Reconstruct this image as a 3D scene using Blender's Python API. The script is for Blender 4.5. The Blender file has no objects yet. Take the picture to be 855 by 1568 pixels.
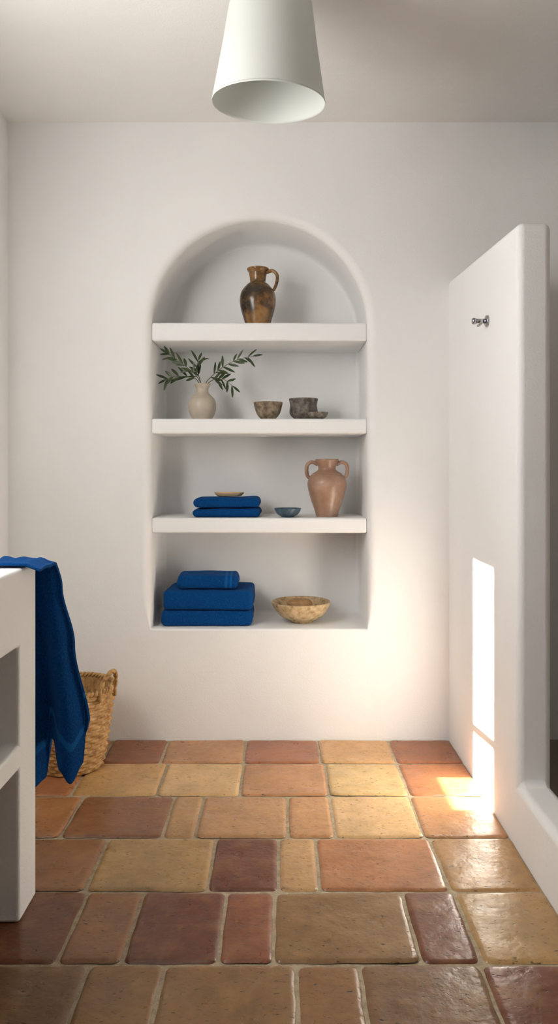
import bpy, bmesh, math, random
from mathutils import Vector, Matrix, noise
random.seed(4)
S = bpy.context.scene
COL = S.collection

# ------------------------------------------------------------------ materials
def mat_new(name):
    m = bpy.data.materials.new(name); m.use_nodes = True
    nt = m.node_tree
    return m, nt, nt.nodes['Principled BSDF']

def N(nt, t, **kw):
    n = nt.nodes.new(t)
    for k, v in kw.items():
        if k in n.inputs: n.inputs[k].default_value = v
        else: setattr(n, k, v)
    return n

def ramp(nt, fac, stops):
    r = nt.nodes.new('ShaderNodeValToRGB')
    els = r.color_ramp.elements
    while len(els) < len(stops): els.new(0.5)
    for e, (p, c) in zip(els, stops):
        e.position = p
        e.color = (c[0], c[1], c[2], 1) if hasattr(c, '__len__') else (c, c, c, 1)
    nt.links.new(fac, r.inputs[0])
    return r

def mix(nt, fac, a, b, mode='MIX'):
    m = nt.nodes.new('ShaderNodeMix'); m.data_type = 'RGBA'; m.blend_type = mode
    for sock, v in ((m.inputs[0], fac), (m.inputs[6], a), (m.inputs[7], b)):
        if hasattr(v, 'is_linked') or hasattr(v, 'links'): nt.links.new(v, sock)
        elif hasattr(v, '__len__'): sock.default_value = (v[0], v[1], v[2], 1)
        else: sock.default_value = v
    return m.outputs[2]

def bump(nt, bs, h, strength, dist, prev=None):
    b = N(nt, 'ShaderNodeBump'); b.inputs['Strength'].default_value = strength
    b.inputs['Distance'].default_value = dist
    nt.links.new(h, b.inputs['Height'])
    if prev: nt.links.new(prev.outputs[0], b.inputs['Normal'])
    nt.links.new(b.outputs[0], bs.inputs['Normal'])
    return b

def noise_n(nt, scale, detail=4, rough=0.5, coord='Object', vec_scale=None):
    tc = N(nt, 'ShaderNodeTexCoord')
    n = N(nt, 'ShaderNodeTexNoise')
    n.inputs['Scale'].default_value = scale; n.inputs['Detail'].default_value = detail
    n.inputs['Roughness'].default_value = rough
    if vec_scale:
        mp = N(nt, 'ShaderNodeMapping'); mp.inputs['Scale'].default_value = vec_scale
        nt.links.new(tc.outputs[coord], mp.inputs[0]); nt.links.new(mp.outputs[0], n.inputs[0])
    else: nt.links.new(tc.outputs[coord], n.inputs[0])
    return n

def plaster(name, col, rough=0.85):
    m, nt, bs = mat_new(name)
    n = noise_n(nt, 2.2, 3)
    r = ramp(nt, n.outputs[0], [(0.3, [c*0.975 for c in col]), (0.7, [min(1, c*1.015) for c in col])])
    nt.links.new(r.outputs[0], bs.inputs['Base Color'])
    bs.inputs['Roughness'].default_value = rough
    n2 = noise_n(nt, 150, 6, 0.6); b1 = bump(nt, bs, n2.outputs[0], 0.5, 0.002)
    n3 = noise_n(nt, 5, 3); bump(nt, bs, n3.outputs[0], 0.5, 0.010, b1)
    return m

def mottled(name, stops, scale=12, rough=0.5, bscale=60, bstr=0.3, bdist=0.002, detail=6, vec=None, spec=0.5):
    m, nt, bs = mat_new(name)
    n = noise_n(nt, scale, detail, 0.6, vec_scale=vec)
    r = ramp(nt, n.outputs[0], stops)
    nt.links.new(r.outputs[0], bs.inputs['Base Color'])
    bs.inputs['Roughness'].default_value = rough
    bs.inputs['Specular IOR Level'].default_value = spec
    n2 = noise_n(nt, bscale, 4); bump(nt, bs, n2.outputs[0], bstr, bdist)
    return m

M_wall = plaster('plaster_white', (0.87, 0.862, 0.85))
M_ceil = plaster('plaster_ceiling', (0.82, 0.803, 0.78))
M_shelf = plaster('plaster_shelf', (0.88, 0.875, 0.865))
M_vanity = plaster('plaster_vanity', (0.79, 0.783, 0.765), 0.7)
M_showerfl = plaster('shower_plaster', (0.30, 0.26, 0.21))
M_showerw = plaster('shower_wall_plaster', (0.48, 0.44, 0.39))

def terry(name, band=None):
    m, nt, bs = mat_new(name)
    n = noise_n(nt, 260, 3, 0.7)
    r = ramp(nt, n.outputs[0], [(0.3, (0.0, 0.026, 0.118)), (0.72, (0.003, 0.080, 0.29))])
    col = r.outputs[0]
    if band:
        at = N(nt, 'ShaderNodeAttribute'); at.attribute_name = 'band'
        col = mix(nt, at.outputs['Fac'], col, (0.007, 0.10, 0.33))
    nt.links.new(col, bs.inputs['Base Color'])
    bs.inputs['Roughness'].default_value = 0.95
    bs.inputs['Specular IOR Level'].default_value = 0.1
    bs.inputs['Sheen Weight'].default_value = 0.12
    bs.inputs['Sheen Tint'].default_value = (0.2, 0.45, 1, 1)
    b1 = bump(nt, bs, n.outputs[0], 0.9, 0.003)
    return m
M_towel = terry('terry_blue', True)

# floor tiles
def tile_mat():
    m, nt, bs = mat_new('terracotta_tile')
    at = N(nt, 'ShaderNodeAttribute'); at.attribute_name = 'Col'
    n = noise_n(nt, 6, 6, 0.6)
    r = ramp(nt, n.outputs[0], [(0.3, 0.78), (0.5, 1.0), (0.72, 1.16)])
    c = mix(nt, 1.0, at.outputs['Color'], r.outputs[0], 'MULTIPLY')
    n2 = noise_n(nt, 11, 5, 0.6)
    r2 = ramp(nt, n2.outputs[0], [(0.5, 0.0), (0.78, 0.40)])
    c = mix(nt, r2.outputs[0], c, (0.48, 0.265, 0.10))
    n4 = noise_n(nt, 38, 6, 0.7)
    r4 = ramp(nt, n4.outputs[0], [(0.3, 0.82), (0.55, 1.0), (0.75, 1.10)])
    c = mix(nt, 1.0, c, r4.outputs[0], 'MULTIPLY')
    n3 = noise_n(nt, 90, 3, 0.5, vec_scale=(0.6, 1.4, 1))
    r3 = ramp(nt, n3.outputs[0], [(0.28, 0.25), (0.38, 1.0)])
    c = mix(nt, 1.0, c, r3.outputs[0], 'MULTIPLY')
    nt.links.new(c, bs.inputs['Base Color'])
    rr = ramp(nt, n2.outputs[0], [(0.3, 0.24), (0.7, 0.42)])
    nt.links.new(rr.outputs[0], bs.inputs['Roughness'])
    b1 = bump(nt, bs, noise_n(nt, 11, 3, 0.5).outputs[0], 0.5, 0.012)
    b2 = bump(nt, bs, noise_n(nt, 45, 4, 0.6).outputs[0], 0.35, 0.0035, b1)
    bump(nt, bs, r3.outputs[0], 0.5, 0.0015, b2)
    return m
M_tile = tile_mat()
M_grout = mottled('grout', [(0.3, (0.34, 0.265, 0.17)), (0.7, (0.53, 0.435, 0.30))], 60, 0.9, 200, 0.8, 0.003)

M_jug = mottled('jug_glaze', [(0.40, (0.030, 0.018, 0.010)), (0.47, (0.095, 0.052, 0.022)), (0.54, (0.24, 0.12, 0.04)), (0.7, (0.38, 0.22, 0.09))], 9, 0.22, 40, 0.25, 0.003)
M_amph = mottled('clay_pink', [(0.3, (0.28, 0.155, 0.10)), (0.55, (0.37, 0.22, 0.15)), (0.75, (0.46, 0.31, 0.225))], 14, 0.32, 60, 0.3, 0.002)
M_vase = mottled('cream_ceramic', [(0.3, (0.44, 0.375, 0.29)), (0.7, (0.54, 0.47, 0.375))], 18, 0.35, 60, 0.15, 0.001)
M_bowlA = mottled('stoneware_brown', [(0.35, (0.10, 0.065, 0.04)), (0.5, (0.22, 0.16, 0.10)), (0.68, (0.34, 0.28, 0.2))], 45, 0.55, 90, 0.5, 0.002)
M_bowlB = mottled('stoneware_dark', [(0.35, (0.07, 0.055, 0.045)), (0.5, (0.15, 0.12, 0.095)), (0.68, (0.27, 0.24, 0.2))], 50, 0.6, 90, 0.5, 0.002)
M_bowlC = mottled('stoneware_blue', [(0.35, (0.02, 0.05, 0.08)), (0.65, (0.06, 0.115, 0.155))], 40, 0.35, 90, 0.3, 0.001)
M_wood = mottled('burl_wood', [(0.32, (0.20, 0.11, 0.05)), (0.41, (0.44, 0.30, 0.15)), (0.65, (0.62, 0.47, 0.28))], 42, 0.6, 70, 0.5, 0.002)
M_wood2 = mottled('pale_wood', [(0.35, (0.52, 0.36, 0.19)), (0.65, (0.68, 0.51, 0.31))], 14, 0.55, 70, 0.3, 0.001, vec=(1, 8, 8))
M_sponge = mottled('soap_block', [(0.35, (0.30, 0.15, 0.06)), (0.65, (0.42, 0.24, 0.10))], 30, 0.7, 120, 0.5, 0.002)
M_wick = mottled('seagrass', [(0.3, (0.24, 0.115, 0.035)), (0.5, (0.48, 0.27, 0.095)), (0.72, (0.64, 0.42, 0.19))], 40, 0.6, 160, 0.6, 0.002)
M_leaf = mottled('olive_leaf', [(0.3, (0.014, 0.03, 0.008)), (0.7, (0.055, 0.085, 0.024))], 30, 0.45, 60, 0.2, 0.001)
M_stem = mottled('olive_stem', [(0.3, (0.09, 0.08, 0.04)), (0.7, (0.16, 0.13, 0.07))], 30, 0.7)
M_cer = mottled('white_ceramic', [(0.3, (0.8, 0.8, 0.78)), (0.7, (0.84, 0.84, 0.82))], 5, 0.15, 5, 0.02, 0.001)
m, nt, bs = mat_new('chrome'); bs.inputs['Metallic'].default_value = 1; bs.inputs['Roughness'].default_value = 0.15
bs.inputs['Base Color'].default_value = (0.42, 0.42, 0.44, 1); M_chrome = m
m, nt, bs = mat_new('lamp_shade'); M_shade = m
bs.inputs['Roughness'].default_value = 0.6
nn = noise_n(nt, 4, 2); rr = ramp(nt, nn.outputs[0], [(0.3, (0.74, 0.765, 0.725)), (0.7, (0.77, 0.79, 0.755))])
nt.links.new(rr.outputs[0], bs.inputs['Base Color'])
tr = N(nt, 'ShaderNodeBsdfTranslucent'); tr.inputs[0].default_value = (0.75, 0.83, 0.73, 1)
ms = N(nt, 'ShaderNodeMixShader'); ms.inputs[0].default_value = 0.12
nt.links.new(bs.outputs[0], ms.inputs[1]); nt.links.new(tr.outputs[0], ms.inputs[2])
nt.links.new(ms.outputs[0], nt.nodes['Material Output'].inputs[0])
m, nt, bs = mat_new('opaque_pane'); bs.inputs['Base Color'].default_value = (0.85, 0.88, 0.9, 1); M_pane = m  # opaque white face of the added window panel

# ------------------------------------------------------------------ mesh builder
class MB:
    def __init__(s): s.v = []; s.f = []; s.m = []; s.mats = []; s.sm = []
    def add(s, verts, faces, mat, smooth=True, M=None):
        if mat not in s.mats: s.mats.append(mat)
        k = s.mats.index(mat); o = len(s.v)
        for p in verts:
            p = Vector(p)
            s.v.append(M @ p if M else p)
        for f in faces:
            s.f.append([i+o for i in f]); s.m.append(k); s.sm.append(smooth)
    def obj(s, name, loc=(0, 0, 0), fixn=True):
        me = bpy.data.meshes.new(name); me.from_pydata([tuple(p) for p in s.v], [], s.f)
        for mm in s.mats: me.materials.append(mm)
        for i, p in enumerate(me.polygons): p.material_index = s.m[i]; p.use_smooth = s.sm[i]
        if fixn:
            b = bmesh.new(); b.from_mesh(me); bmesh.ops.recalc_face_normals(b, faces=b.faces); b.to_mesh(me); b.free()
        o = bpy.data.objects.new(name, me); COL.objects.link(o); o.location = loc
        return o

def catmull(pts, n=6):
    pts = [Vector(p) for p in pts]; out = []
    P = [pts[0]*2-pts[1]] + pts + [pts[-1]*2-pts[-2]]
    for i in range(1, len(P)-2):
        for k in range(n):
            t = k/n; a, b, c, d = P[i-1], P[i], P[i+1], P[i+2]
            out.append(0.5*((2*b)+(c-a)*t+(2*a-5*b+4*c-d)*t*t+(3*b-a-3*c+d)*t**3))
    out.append(pts[-1]); return out

def lathe(profile, seg=64, n=5, wob=0, sm=True):
    pr = [Vector((p[0], p[1], 0)) for p in profile]
    if sm: pr = catmull(pr, n)
    v = []; f = []
    for j, p in enumerate(pr):
        r = max(p.x, 0.0003)
        for i in range(seg):
            a = 2*math.pi*i/seg
            w = 1 + (wob*noise.noise(Vector((math.cos(a)*1.2, math.sin(a)*1.2, p.y*6))) if wob else 0)
            v.append((r*w*math.cos(a), r*w*math.sin(a), p.y))
    for j in range(len(pr)-1):
        for i in range(seg):
            a = j*seg+i; b = j*seg+(i+1) % seg
            f.append((a, b, b+seg, a+seg))
    f.append(tuple(range(seg))[::-1]); f.append(tuple(range((len(pr)-1)*seg, len(pr)*seg)))
    return v, f

def tube(pts, rad, seg=10, n=6, flat=1.0):
    P = catmull(pts, n); v = []; f = []; L = len(P)
    up = Vector((0.13, 1, 0.07)).normalized()
    for j, p in enumerate(P):
        t = (P[min(j+1, L-1)]-P[max(j-1, 0)]).normalized()
        u = (up - t*up.dot(t)).normalized(); w = t.cross(u)
        k = j/(L-1)
        r = rad(k) if callable(rad) else rad
        for i in range(seg):
            a = 2*math.pi*i/seg
            v.append(p + u*math.cos(a)*r*flat + w*math.sin(a)*r)
    for j in range(L-1):
        for i in range(seg):
            a = j*seg+i; b = j*seg+(i+1) % seg
            f.append((a, b, b+seg, a+seg))
    f.append(tuple(range(seg))[::-1]); f.append(tuple(range((L-1)*seg, L*seg)))
    return v, f

def box(x0, x1, y0, y1, z0, z1):
    v = [(x, y, z) for x in (x0, x1) for y in (y0, y1) for z in (z0, z1)]
    f = [(0, 1, 3, 2), (4, 6, 7, 5), (0, 4, 5, 1), (2, 3, 7, 6), (0, 2, 6, 4), (1, 5, 7, 3)]
    return v, f

def bevel(o, w, seg=4, ang=30):
    b = o.modifiers.new('bev', 'BEVEL'); b.width = w; b.segments = seg; b.limit_method = 'ANGLE'; b.angle_limit = math.radians(ang)
    for p in o.data.polygons: p.use_smooth = True
    w = o.modifiers.new('wn', 'WEIGHTED_NORMAL'); w.keep_sharp = True

# ------------------------------------------------------------------ room
YW = 3.286; XL = -1.194; XR = 1.55; ZC = 2.70; YF = -1.8
NC = -0.094; NR = 0.475; NSP = 1.80; NB = 0.483; NYB = 3.651

# back wall with rounded arched niche
def niche_loop():
    pts = []
    n = 14
    for i in range(n+1): pts.append((NC-NR+2*NR*i/n, NB, 0, -1))             # bottom, left->right
    for i in range(1, 25): pts.append((NC+NR, NB+(NSP-NB)*i/24, 1, 0))
    for i in range(1, 65):
        a = math.pi*i/64; pts.append((NC+NR*math.cos(a), NSP+NR*math.sin(a), math.cos(a), math.sin(a)))
    for i in range(1, 24): pts.append((NC-NR, NSP-(NSP-NB)*i/24, -1, 0))
    return pts
bm = bmesh.new()
loop = niche_loop(); L = len(loop)
prof = []
for k in range(9):
    a = math.pi/2*k/8
    prof.append((1-math.sin(a), 1-math.cos(a)))   # offset fraction, depth fraction (k=0 wall face)
rings = []
def fr(p):
    x, z, nx, nz = p
    if nz == -1: return 0.010
    if z < NB+0.16: return 0.010+0.028*(z-NB)/0.16
    return 0.038
for (o, d) in prof:
    ring = []
    for p in loop:
        r = fr(p); ring.append(bm.verts.new((p[0]+p[2]*o*r, YW+d*r, p[1]+p[3]*o*r)))
    rings.append(ring)
for yy in (3.42, 3.54, 3.615, 3.640, NYB):
    ins = 0.0
    if yy == 3.640: ins = 0.004
    if yy == NYB: ins = 0.016
    rings.append([bm.verts.new((p[0]-p[2]*ins, yy, p[1]-p[3]*ins)) for p in loop])
for a, b in zip(rings, rings[1:]):
    for i in range(L):
        f = bm.faces.new((a[i], a[(i+1) % L], b[(i+1) % L], b[i])); f.smooth = True
bm.faces.new(rings[-1])
rect = [bm.verts.new(c) for c in ((XL-.05, YW, -.06), (XR+.05, YW, -.06), (XR+.05, YW, ZC+.05), (XL-.05, YW, ZC+.05))]
re = [bm.edges.new((rect[i], rect[(i+1) % 4])) for i in range(4)]
ie = [bm.edges.get((rings[0][i], rings[0][(i+1) % L])) for i in range(L)]
bmesh.ops.triangle_fill(bm, edges=re+ie, use_beauty=True, use_dissolve=False)
bmesh.ops.recalc_face_normals(bm, faces=bm.faces)
me = bpy.data.meshes.new('wall_back'); bm.to_mesh(me); bm.free(); me.materials.append(M_wall)
wb = bpy.data.objects.new('wall_back', me); COL.objects.link(wb)

# shelves
for i, (z0, z1) in enumerate(((1.748, 1.829), (1.338, 1.405), (0.899, 0.966))):
    b = MB(); b.add(*box(NC-NR-0.002, NC+NR+0.002, 3.316, NYB, z0, z1), M_shelf)
    o = b.obj('niche_shelf'); bevel(o, 0.010, 4)

# left wall with narrow window
WY0, WY1, WZ0, WZ1 = 2.690, 2.975, 1.080, 2.020
b = MB()
T = 0.05
for bx in ((YF, WY0, -.06, ZC), (WY1, YW+0.4, -.06, ZC), (WY0, WY1, -.06, WZ0), (WY0, WY1, WZ1, ZC)):
    b.add(*box(XL-T, XL, bx[0], bx[1], bx[2], bx[3]), M_wall, False)
b.obj('wall_left')
b = MB()
bv, bf = box(XL-0.035, XL-0.015, WY0-.001, WY1+.001, 1.368, 1.400)
bv = [(p[0], p[1], p[2] + (.018 if p[1] < 2.8 else -.018)) for p in bv]
b.add(bv, bf, M_cer, False)
for a in (WY0, WY1-0.006): b.add(*box(XL-0.04, XL-0.01, a, a+0.006, WZ0, WZ1), M_cer, False)
b.obj('window_1')
# unseen window panel added behind the area light; opaque, wall stays solid
b = MB()
b.add(*box(XL, XL+0.008, 1.25, 2.25, 1.15, 2.35), M_pane, False)
for bx in ((1.20, 1.25, 1.10, 2.40), (2.25, 2.30, 1.10, 2.40), (1.25, 2.25, 1.10, 1.15), (1.25, 2.25, 2.35, 2.40)):
    b.add(*box(XL, XL+0.03, *bx), M_cer, False)
b.obj('added_window_panel')

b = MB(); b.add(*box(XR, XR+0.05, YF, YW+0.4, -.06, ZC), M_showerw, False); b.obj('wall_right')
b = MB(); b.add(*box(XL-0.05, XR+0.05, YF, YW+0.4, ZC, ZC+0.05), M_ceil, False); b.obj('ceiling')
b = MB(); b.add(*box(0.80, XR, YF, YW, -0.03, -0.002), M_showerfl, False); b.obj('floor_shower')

# shower partition + curb (one plaster body)
pl = [(YW+.05, -.05), (0.2, -.05), (0.2, 0.195), (2.335, 0.195), (2.335, 1.950), (YW+.05, 2.012)]
v = [(0.737, p[0], p[1]) for p in pl] + [(0.845, p[0], p[1]) for p in pl]
f = [tuple(range(6)), tuple(range(6, 12))[::-1]] + [(i, (i+1) % 6, (i+1) % 6+6, i+6) for i in range(6)]
b = MB(); b.add(v, f, M_wall); o = b.obj('wall_partition'); bevel(o, 0.024, 6)

# ------------------------------------------------------------------ floor
DR = (0.165, 0.055, 0.026); RB = (0.25, 0.092, 0.040); OR = (0.41, 0.175, 0.068); OT = (0.47, 0.24, 0.105)
GD = (0.53, 0.31, 0.125); PG = (0.62, 0.40, 0.18); TN = (0.44, 0.25, 0.10); BR = (0.27, 0.135, 0.054)
DB = (0.19, 0.10, 0.044)
rows = [
 (3.021, YW, [-1.194, -1.03, -.73, -.488, -.151, .162, .468, .737], [BR, OR, RB, OT, (0.34,.125,.065), GD, (0.30,.10,.045)]),
 (2.718, 3.021, [-1.194, -1.05, -.766, -.453, -.149, .177, .468, .737], [OT, OR, GD, PG, OT, PG, OR]),
 (2.408, 2.718, [-1.194, -1.02, -.711, -.382, -.276, .024, .176, .464, .737], [GD, OR, RB, OT, OT, OT, PG, OT]),
 (2.102, 2.408, [-1.194, -.86, -.551, -.207, -.006, .111, .477, .737], [RB, BR, TN, DR, GD, OR, TN]),
 (1.793, 2.102, [-1.194, -.85, -.538, -.382, -.151, -.018, .338, .484, .737], [GD, DR, BR, DR, RB, BR, DR, TN]),
 (1.487, 1.793, [-1.194, -.82, -.456, -.276, .038, .187, .475, .737], [GD, DB, BR, BR, BR, DB, DR]),
]
y = 1.487
pal = [DR, RB, OR, OT, GD, TN, BR]
while y > YF:
    xs = [XL]
    while xs[-1] < 0.5: xs.append(xs[-1]+random.choice([.15, .2, .3, .34]))
    xs = [q for q in xs if q < .6]+[.737]
    rows.append((y-.307, y, xs, [random.choice(pal) for _ in xs[1:]])); y -= .307
G = 0.0050
tv = []; tf = []; tc = []
for (y0, y1, xs, cs) in rows:
    for k in range(len(xs)-1):
        x0, x1 = xs[k]+G, xs[k+1]-G; a0, a1 = y0+G, y1-G
        if xs[k+1] == .737: x1 = .7362
        nx = max(6, int((x1-x0)/.012)); ny = max(6, int((a1-a0)/.014))
        base = len(tv)
        cc = [q*random.uniform(.95, 1.05) for q in cs[k]]
        tilt = (random.uniform(-.010, .010), random.uniform(-.010, .010))
        us = [0, .006/(x1-x0)] + [.014/(x1-x0) + (1-.028/(x1-x0))*i/nx for i in range(nx+1)] + [1-.006/(x1-x0), 1]
        vs = [0, .006/(a1-a0)] + [.014/(a1-a0) + (1-.028/(a1-a0))*i/ny for i in range(ny+1)] + [1-.006/(a1-a0), 1]
        U, V = len(us), len(vs)
        for v_ in vs:
            for u_ in us:
                x = x0+(x1-x0)*u_; yy = a0+(a1-a0)*v_
                d = min(u_*(x1-x0), (1-u_)*(x1-x0)); e = min(v_*(a1-a0), (1-v_)*(a1-a0))
                R = .018; cx = max(0, R-d); cy = max(0, R-e); q = math.hypot(cx, cy)
                if q > R:
                    sgx = 1 if u_ < .5 else -1; sgy = 1 if v_ < .5 else -1
                    x += sgx*cx*(1-R/q); yy += sgy*cy*(1-R/q); q = R
                edge = R-q
                z = 0 if edge > .012 else -.0055*(1-math.sqrt(max(0, 1-((.012-edge)/.012)**2)))
                z += (x-(x0+x1)/2)*tilt[0]+(yy-(a0+a1)/2)*tilt[1]
                nz = noise.noise(Vector((x*6, yy*6, 0)))
                nb = .003*noise.noise(Vector((x*16+k*3, yy*16, 5)))
                w = 1 if edge < .012 else 0
                x += w*nb; yy += w*.003*noise.noise(Vector((x*16, yy*16+k, 9)))
                z += .0012*nz
                tv.append((x, yy, z)); tc.append(cc)
        for j in range(V-1):
            for i in range(U-1):
                q = base+j*U+i; tf.append((q, q+1, q+1+U, q+U))
me = bpy.data.meshes.new('floor')
go = len(tv)
gv = [(XL-.05, YF, -.0065), (.80, YF, -.0065), (.80, YW+.05, -.0065), (XL-.05, YW+.05, -.0065)]
me.from_pydata(tv+gv, [], tf+[(go, go+1, go+2, go+3)])
me.materials.append(M_tile); me.materials.append(M_grout)
for p in me.polygons: p.use_smooth = True
me.polygons[len(tf)].material_index = 1
ca = me.color_attributes.new('Col', 'FLOAT_COLOR', 'POINT')
for i, c in enumerate(tc+[(1, 1, 1)]*4): ca.data[i].color = (c[0], c[1], c[2], 1)
o = bpy.data.objects.new('floor', me); COL.objects.link(o)

# ------------------------------------------------------------------ vanity (masonry washstand)
ys = [0.75, 0.90, 1.950, 2.085]; zs = [0, .398, .461, .717, .918]; VX0, VX1 = XL+.001, -.679
solid = {(i, j) for i in range(3) for j in range(4)} - {(1, 0), (1, 2)}
bm = bmesh.new(); vd = {}
def gv_(x, i, j):
    k = (x, i, j)
    if k not in vd: vd[k] = bm.verts.new((x, ys[i], zs[j]))
    return vd[k]
for (i, j) in solid:
    for x in (VX0, VX1):
        bm.faces.new((gv_(x, i, j), gv_(x, i+1, j), gv_(x, i+1, j+1), gv_(x, i, j+1)))
    for (di, dj, a, c) in ((-1, 0, (i, j), (i, j+1)), (1, 0, (i+1, j), (i+1, j+1)), (0, -1, (i, j), (i+1, j)), (0, 1, (i, j+1), (i+1, j+1))):
        if (i+di, j+dj) not in solid:
            bm.faces.new((gv_(VX0, *a), gv_(VX0, *c), gv_(VX1, *c), gv_(VX1, *a)))
bmesh.ops.recalc_face_normals(bm, faces=bm.faces)
me = bpy.data.meshes.new('vanity_counter'); bm.to_mesh(me); bm.free(); me.materials.append(M_vanity)
o = bpy.data.objects.new('vanity_counter', me); COL.objects.link(o); bevel(o, .010, 5)

# ------------------------------------------------------------------ ceramics
Z1, Z2, Z3, Z4 = 1.8295, 1.4055, .9665, .4835
# jug with one handle
b = MB()
b.add(*lathe([(0, 0), (.050, 0), (.056, .004), (.064, .03), (.077, .075), (.082, .115), (.075, .152), (.053, .182), (.037, .196), (.036, .21), (.041, .238), (.049, .252), (.049, .258), (.044, .258), (.038, .240), (.030, .21), (.03, .2), (0, .19)], n=5, wob=.015), M_jug)
b.add(*tube([(.036, 0, .240), (.068, 0, .246), (.088, 0, .225), (.087, 0, .195), (.076, 0, .165), (.066, 0, .155)], lambda k: .0085-.002*k, flat=1.4), M_jug)
o = b.obj('ceramic_jug', (-.103, 3.395, Z1)); o.rotation_euler = (0, 0, -.15)
# amphora with two handles
b = MB()
b.add(*lathe([(0, 0), (.045, 0), (.050, .004), (.057, .03), (.076, .085), (.088, .135), (.086, .165), (.069, .192), (.047, .207), (.040, .215), (.041, .228), (.050, .246), (.054, .254), (.053, .260), (.047, .259), (.036, .238), (.034, .215), (0, .20)], n=5, wob=.01), M_amph)
for s in (-1, 1):
    b.add(*tube([(s*.042, 0, .236), (s*.066, 0, .247), (s*.087, 0, .238), (s*.093, 0, .212), (s*.088, 0, .185), (s*.074, 0, .172)], .0085, flat=1.3), M_amph)
for zz, r in ((.196, .065), (.186, .0735)):
    b.add(*lathe([(r, -.002), (r+.002, 0), (r, .002)], sm=False), M_amph, M=Matrix.Translation((0, 0, zz)))
b.obj('clay_amphora', (.211, 3.418, Z3))
# cream vase
b = MB()
b.add(*lathe([(0, 0), (.040, 0), (.044, .004), (.058, .03), (.064, .062), (.058, .092), (.038, .114), (.029, .126), (.028, .142), (.036, .158), (.038, .163), (.033, .163), (.024, .142), (.024, .126), (0, .11)], n=5), M_vase)
b.obj('ceramic_vase', (-.357, 3.418, Z2))
def bowl(name, mat, R, H, loc, foot=.45, thick=.005, wob=.02, bul=.75, mat_in=None):
    b = MB()
    b.add(*lathe([(0, 0), (R*foot, 0), (R*foot*1.05, H*.06), (R*(foot+(1-foot)*bul*.75), H*.32), (R*(.93), H*.7), (R, H*.97), (R-thick*.5, H), (R-thick, H*.96), (R*.88-thick, H*.65), (R*.6, H*.28), (R*.3, H*.14), (0, H*.12)], n=5, wob=wob), mat)
    return b.obj(name, loc)
bowl('stoneware_bowl', M_bowlA, .066, .078, (-.056, 3.40, Z2), foot=.5)
bowl('stoneware_bowl', M_bowlB, .067, .100, (.106, 3.460, Z2), foot=.6, bul=1.2)
bowl('shallow_dish', M_bowlB, .047, .030, (.167, 3.362, Z2), foot=.5, thick=.004)
bowl('blue_bowl', M_bowlC, .061, .040, (.032, 3.38, Z3), foot=.45)
o = bowl('wooden_bowl', M_wood, .136, .094, (.097, 3.440, Z4), foot=.36, thick=.010, wob=.07)
def blob(name, mat, sx, sy, sz, loc, p=2.6, rot=0, jit=.08):
    bm = bmesh.new(); bmesh.ops.create_icosphere(bm, subdivisions=4, radius=1)
    for v in bm.verts:
        c = v.co.copy(); l = (abs(c.x)**p+abs(c.y)**p+abs(c.z)**p)**(1/p); c /= l
        c *= 1+jit*noise.noise(c*1.7+Vector(loc))
        v.co = (c.x*sx, c.y*sy, c.z*sz)
    for f in bm.faces: f.smooth = True
    me = bpy.data.meshes.new(name); bm.to_mesh(me); bm.free(); me.materials.append(mat)
    o = bpy.data.objects.new(name, me); COL.objects.link(o); o.location = loc; o.rotation_euler = (0, 0, rot); return o
blob('soap_bar', M_sponge, .056, .045, .034, (.088, 3.430, Z4+.073), p=3)

# ------------------------------------------------------------------ folded towels
def folded(w, d, h, layers, bands=()):
    V = []; F = []; B = []
    th = h/layers
    nx = 60; nr = 64
    R = min(th*.5, .022)
    for li in range(layers):
        base = len(V); z0 = li*th
        for i in range(nx+1):
            # denser sampling at the ends
            t = .5-.5*math.cos(math.pi*i/nx); x = -w/2+w*t
            e = min(t, 1-t)*w
            k = 0 if e >= R else (R-e)      # end inset
            ins = R-math.sqrt(max(0, R*R-k*k))
            for j in range(nr):
                a = 2*math.pi*j/nr
                ca, sa = math.cos(a), math.sin(a)
                hy = d/2-ins; hz = th/2-ins*.85
                px = max(-(hy-R), min(hy-R, ca*hy*3)); pz = max(-(hz-R*.8), min(hz-R*.8, sa*hz*3)) if hz > R*.8 else 0
                yy = px+ca*R
                zz = z0+th/2+pz+sa*min(R*.8, hz)
                nn_ = noise.noise(Vector((x*8, yy*8, li*7+h*40)))
                if sa > 0 or li > 0: zz += .005*nn_*(1 if ins < R*.5 else .4)
                yy += .006*noise.noise(Vector((x*10, zz*25, li*3+w*9)))
                x2 = x + .004*noise.noise(Vector((yy*14, zz*30, w*7)))
                V.append((x2, yy, max(.0005, zz) if li == 0 else zz))
                B.append(1.0 if any(abs(x-q) < bwid for q, bwid in bands) else 0.0)
        for i in range(nx):
            for j in range(nr):
                a = base+i*nr+j; c = base+i*nr+(j+1) % nr
                F.append((a, c, c+nr, a+nr))
        F.append(tuple(range(base, base+nr))); F.append(tuple(range(base+nx*nr, base+(nx+1)*nr))[::-1])
    return V, F, B
def towel_obj(name, w, d, h, layers, loc, rot=0, bands=()):
    V, F, B = folded(w, d, h, layers, bands)
    b = MB(); b.add(V, F, M_towel); o = b.obj(name, loc); o.rotation_euler = (0, 0, rot)
    at = o.data.attributes.new('band', 'FLOAT', 'POINT')
    for i, q in enumerate(B): at.data[i].value = q
    return o
towel_obj('folded_towel', .408, .28, .066, 1, (-.331, 3.468, Z4+.0005), .01)
towel_obj('folded_towel', .400, .27, .088, 1, (-.324, 3.470, Z4+.070), -.01)
towel_obj('folded_towel', .275, .20, .060, 1, (-.330, 3.450, Z4+.162), .03, [(.085, .006), (.105, .004)])
towel_obj('folded_towel', .302, .24, .038, 1, (-.243, 3.46, Z3+.0005), 0)
towel_obj('folded_towel', .298, .23, .046, 1, (-.243, 3.46, Z3+.042), .01)
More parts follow.
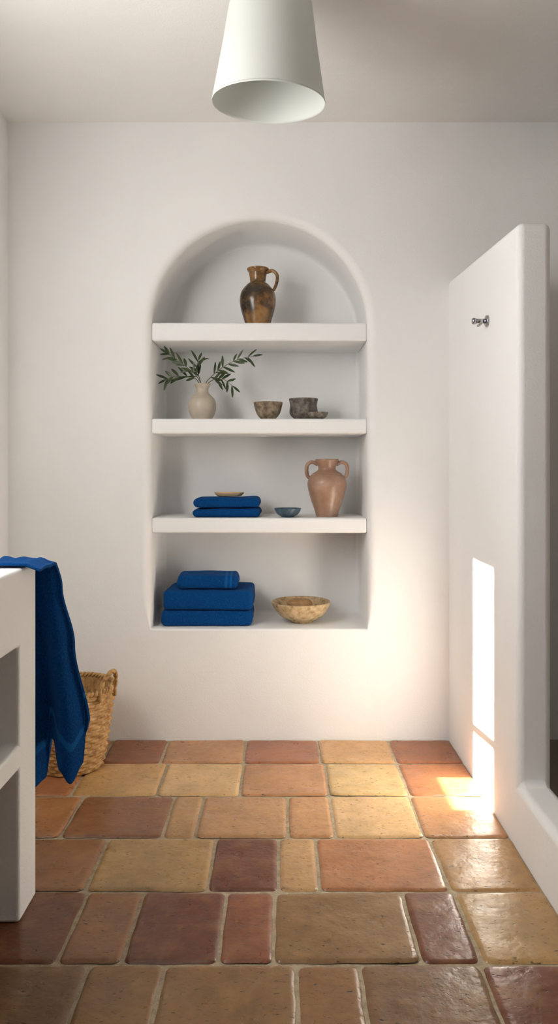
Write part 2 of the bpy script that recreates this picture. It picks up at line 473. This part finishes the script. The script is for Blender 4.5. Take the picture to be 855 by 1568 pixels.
# small wooden dish on top of the towels
b = MB()
b.add(*lathe([(0, 0), (.045, 0), (.06, .006), (.068, .016), (.065, .018), (.055, .012), (0, .009)], n=4), M_wood2, M=Matrix.Diagonal((1, .62, 1.1, 1)))
b.obj('wooden_soap_dish', (-.235, 3.43, Z3+.091))

# ------------------------------------------------------------------ hanging towel
def interp(x, pts):
    if x <= pts[0][0]: return pts[0][1]
    for (a, b_), (c, d) in zip(pts, pts[1:]):
        if x <= c:
            t = (x-a)/(c-a); t = t*t*(3-2*t); return b_+(d-b_)*t
    return pts[-1][1]
NU, NV = 110, 130
V = []; F = []; B = []
for j in range(NV+1):
    v_ = j/NV
    for i in range(NU+1):
        u = i/NU
        if v_ < .12:
            t = v_/.12
            xl, xr = -.770, -.634
            x = xl+(xr-xl)*u
            y = 1.975+.125*t; z = .926
            drop = max(0, x+.672)*.35
            z -= drop
            z += .003*(1+math.sin(u*17+1))*t + .0015*(1+math.sin(t*9+u*4))
        else:
            t = (v_-.12)/.88
            zb_ = interp(u, [(0, .24), (.30, .26), (.42, .285), (.54, .40), (.60, .395), (.72, .32), (.80, .285), (.88, .33), (.93, .42), (1, .455)])
            zt = .929-max(0, (-.770+.136*u)+.672)*.35
            z = zt-(zt-zb_)*t
            tt = min(1, (zt-z)/.48)
            spread = interp(tt, [(0, 0), (.15, .12), (.5, .50), (1, 1)])
            xr = -.634+.080*spread; xl = -.770-.02*spread
            x = xl+(xr-xl)*u
            bend = 1-math.exp(-t*22)
            y = 2.106+.026*bend
            amp = .005+.021*spread
            s1 = math.sin(u*13.5+.6+.35*math.sin(t*2.5))
            y += amp*(s1*.85+.22*math.sin(u*27+2+t*.8)) + amp
            x += .008*spread*math.sin(u*13.5+2.1)
            z += .002*math.sin(u*9+t*3)*t
        V.append((x, y, z))
        B.append(1.0 if .84 < v_ < .875 else 0.0)
for j in range(NV):
    for i in range(NU):
        a = j*(NU+1)+i; F.append((a, a+1, a+NU+2, a+NU+1))
b = MB(); b.add(V, F, M_towel); o = b.obj('hanging_towel', fixn=True)
at = o.data.attributes.new('band', 'FLOAT', 'POINT')
for i, q in enumerate(B): at.data[i].value = q
md = o.modifiers.new('sol', 'SOLIDIFY'); md.thickness = .009; md.offset = 0
ss = o.modifiers.new('ss', 'SUBSURF'); ss.levels = 1; ss.render_levels = 1

# ------------------------------------------------------------------ woven basket
BX, BY = -.835, 2.995; BH = .315
b = MB()
rowsN = 24; st = 30; seg = st*6; sub = 5
V = []; F = []
def prof_r(h): return .118+.050*(h**.8)
for j in range(rowsN*sub+1):
    h = j/(rowsN*sub); row = j/sub
    for i in range(seg):
        a = 2*math.pi*i/seg
        r = prof_r(h)
        ph = math.pi*(int(row) % 2)
        r += .0055*math.cos(a*st/2*1.0+ph)*abs(math.sin(math.pi*row)) + .005*abs(math.sin(math.pi*row))
        V.append((r*math.cos(a), r*math.sin(a), h*BH))
for j in range(rowsN*sub):
    for i in range(seg):
        a = j*seg+i; c = j*seg+(i+1) % seg; F.append((a, c, c+seg, a+seg))
b.add(V, F, M_wick)
V2 = []; F2 = []
for j in range(21):
    h = j/20
    for i in range(seg):
        a = 2*math.pi*i/seg; r = prof_r(h)-.010+.002*math.sin(a*st)
        V2.append((r*math.cos(a), r*math.sin(a), .01+h*(BH-.01)))
for j in range(20):
    for i in range(seg):
        a = j*seg+i; c = j*seg+(i+1) % seg; F2.append((a, c, c+seg, a+seg))
F2.append(tuple(range(seg)))
b.add(V2, F2, M_wick)
for ph in (0, math.pi):
    pts = []
    for i in range(161):
        a = 2*math.pi*i/160; q = a*30+ph
        r = prof_r(1)-.003+.006*math.cos(q)
        pts.append((r*math.cos(a), r*math.sin(a), BH+.002+.006*math.sin(q)))
    b.add(*tube(pts, .0062, seg=8, n=2), M_wick)
for ah in (-.35, math.pi-.35):
    for ph in (0, math.pi):
        pts = []
        for i in range(61):
            t = i/60; a = math.pi*t; q = t*26+ph
            tx = ah+.30*math.cos(a)*1.0
            r = prof_r(1)+.004+.016*math.sin(a)+.0045*math.cos(q)
            pts.append((r*math.cos(tx), r*math.sin(tx), BH-.035+.110*math.sin(a)**.7+.0045*math.sin(q)))
        b.add(*tube(pts, .0058, seg=8, n=2), M_wick)
b.obj('wicker_basket', (BX, BY, .001))

# ------------------------------------------------------------------ olive branches
b = MB()
YV = 3.418
def wp(lst, y0=0, y1=0):
    n = len(lst); return [Vector((p[0], YV+y0+(y1-y0)*i/(n-1), p[1])) for i, p in enumerate(lst)]
stems = [
 wp([(-.357, 1.53), (-.365, 1.575), (-.386, 1.608), (-.431, 1.648), (-.478, 1.682), (-.505, 1.700)], 0, -.04),
 wp([(-.360, 1.53), (-.370, 1.57), (-.395, 1.598), (-.440, 1.605), (-.490, 1.604), (-.520, 1.592)], 0, .01),
 wp([(-.357, 1.53), (-.366, 1.58), (-.378, 1.62), (-.385, 1.655), (-.378, 1.680)], 0, .03),
 wp([(-.350, 1.53), (-.340, 1.572), (-.315, 1.60), (-.265, 1.640), (-.195, 1.676), (-.125, 1.690)], 0, -.04),
 wp([(-.352, 1.53), (-.338, 1.565), (-.300, 1.592), (-.255, 1.588), (-.220, 1.562)], 0, .01),
]
def leaf(p, d, L, W, nrm):
    d = d.normalized(); s = d.cross(nrm).normalized(); n = s.cross(d)
    vs = []; fs = []
    K = 8
    for k in range(K+1):
        t = k/K; w = W*math.sin(math.pi*min(1, t*.94+.03))**.75
        c = p+d*L*t+n*(-.10*L*t*t)
        vs += [c-s*w+n*w*.3, c, c+s*w+n*w*.3]
    for k in range(K):
        a = k*3; fs += [(a, a+1, a+4, a+3), (a+1, a+2, a+5, a+4)]
    return vs, fs
rl = random.Random(11)
for si, st_ in enumerate(stems):
    b.add(*tube(st_, lambda k: .0022-.0012*k, seg=6, n=5), M_stem)
    P = catmull(st_, 10); acc = 0; run = 0
    for i in range(len(P)-1):
        dl = (P[i+1]-P[i]).length; run += dl; acc += dl
        if run > .085 and acc > .021:
            acc = rl.uniform(-.004, .004); t = (P[i+1]-P[i]).normalized()
            for sd in (-1, 1):
                perp = Vector((-t.z, 0, t.x))*sd
                ang = rl.uniform(.35, 1.05)
                d = t*math.cos(ang)+perp*math.sin(ang)+Vector((0, rl.uniform(-.7, .45), 0))
                if rl.random() < .88:
                    b.add(*leaf(P[i]+t*rl.uniform(-.006, .006), d, rl.uniform(.042, .062), rl.uniform(.0050, .0072), Vector((rl.uniform(-.5, .5), -1, rl.uniform(-.3, .8)))), M_leaf)
    b.add(*leaf(P[-1], P[-1]-P[-3], .045, .0055, Vector((0, -1, .3))), M_leaf)
b.obj('olive_branches', fixn=False)

# ------------------------------------------------------------------ wall hook
b = MB()
My = Matrix.Rotation(-math.pi/2, 4, 'Y')
b.add(*lathe([(0, 0), (.021, 0), (.021, .006), (.018, .008), (0, .008)], sm=False, seg=40), M_chrome, M=My)
b.add(*lathe([(0, .006), (.0085, .006), (.0085, .045), (0, .045)], sm=False, seg=32), M_chrome, M=My)
b.add(*lathe([(0, .042), (.011, .042), (.0115, .046), (.0115, .052), (.010, .055), (0, .055)], sm=False, seg=32), M_chrome, M=My)
b.add(*tube([(-.022, 0, 0), (-.027, 0, -.012), (-.037, 0, -.018)], .004, seg=10), M_chrome)
b.obj('wall_hook', (.737, 2.67, 1.707))

# ------------------------------------------------------------------ pendant lamp
b = MB()
b.add(*lathe([(.0, .338), (.04, .337), (.085, .332), (.108, .322), (.119, .306), (.128, .27), (.142, .18), (.158, .09), (.1735, .004), (.175, 0), (.1725, .001), (.156, .09), (.140, .18), (.126, .27), (.117, .303), (.106, .318), (.084, .328), (.04, .333), (0, .333)], seg=96, n=4), M_shade)
b.add(*lathe([(0, .20), (.02, .205), (.03, .235), (.02, .265), (.018, .33), (0, .33)], seg=32), M_cer)
b.add(*tube([(0, 0, .335), (.003, .008, .36), (.006, .012, .384)], .003, seg=8), M_cer)
o = b.obj('pendant_lamp', (-.037, 2.314, 2.312)); o.rotation_euler = (math.radians(6.0), math.radians(1.5), 0)

# ------------------------------------------------------------------ light
sun = bpy.data.lights.new('sun', 'SUN'); sun.energy = 56; sun.angle = .009; sun.color = (1, .94, .83)
so = bpy.data.objects.new('sun', sun); COL.objects.link(so)
so.rotation_euler = Vector((1, -.05, -.60)).to_track_quat('-Z', 'Y').to_euler()
def area(name, loc, direc, sx, sy, e, col):
    l = bpy.data.lights.new(name, 'AREA'); l.shape = 'RECTANGLE'; l.size = sx; l.size_y = sy; l.energy = e; l.color = col
    o = bpy.data.objects.new(name, l); COL.objects.link(o); o.location = loc
    o.rotation_euler = Vector(direc).to_track_quat('-Z', 'Z').to_euler(); return o
area('added_soft_light', (XL+.04, 1.75, 1.75), (1, .15, -.1), 0.95, 1.15, 41, (1, .985, .955))  # added soft light in front of the opaque panel, standing in for daylight
w = bpy.data.worlds.new('world'); S.world = w; w.use_nodes = True
w.node_tree.nodes['Background'].inputs[0].default_value = (.98, .98, 1, 1)
w.node_tree.nodes['Background'].inputs[1].default_value = .20

# ------------------------------------------------------------------ camera
cam = bpy.data.cameras.new('camera'); co = bpy.data.objects.new('camera', cam); COL.objects.link(co)
cam.sensor_fit = 'VERTICAL'; cam.sensor_height = 36; cam.sensor_width = 24; cam.lens = 36*1150/1568
cam.shift_y = -64/1568; cam.shift_x = -2.5/1568; cam.clip_start = .02
co.location = (0, 0, 1.177); co.rotation_euler = (math.radians(90), 0, 0)
S.camera = co
S.view_settings.view_transform = 'Standard'
S.view_settings.look = 'None'
S.view_settings.exposure = 0
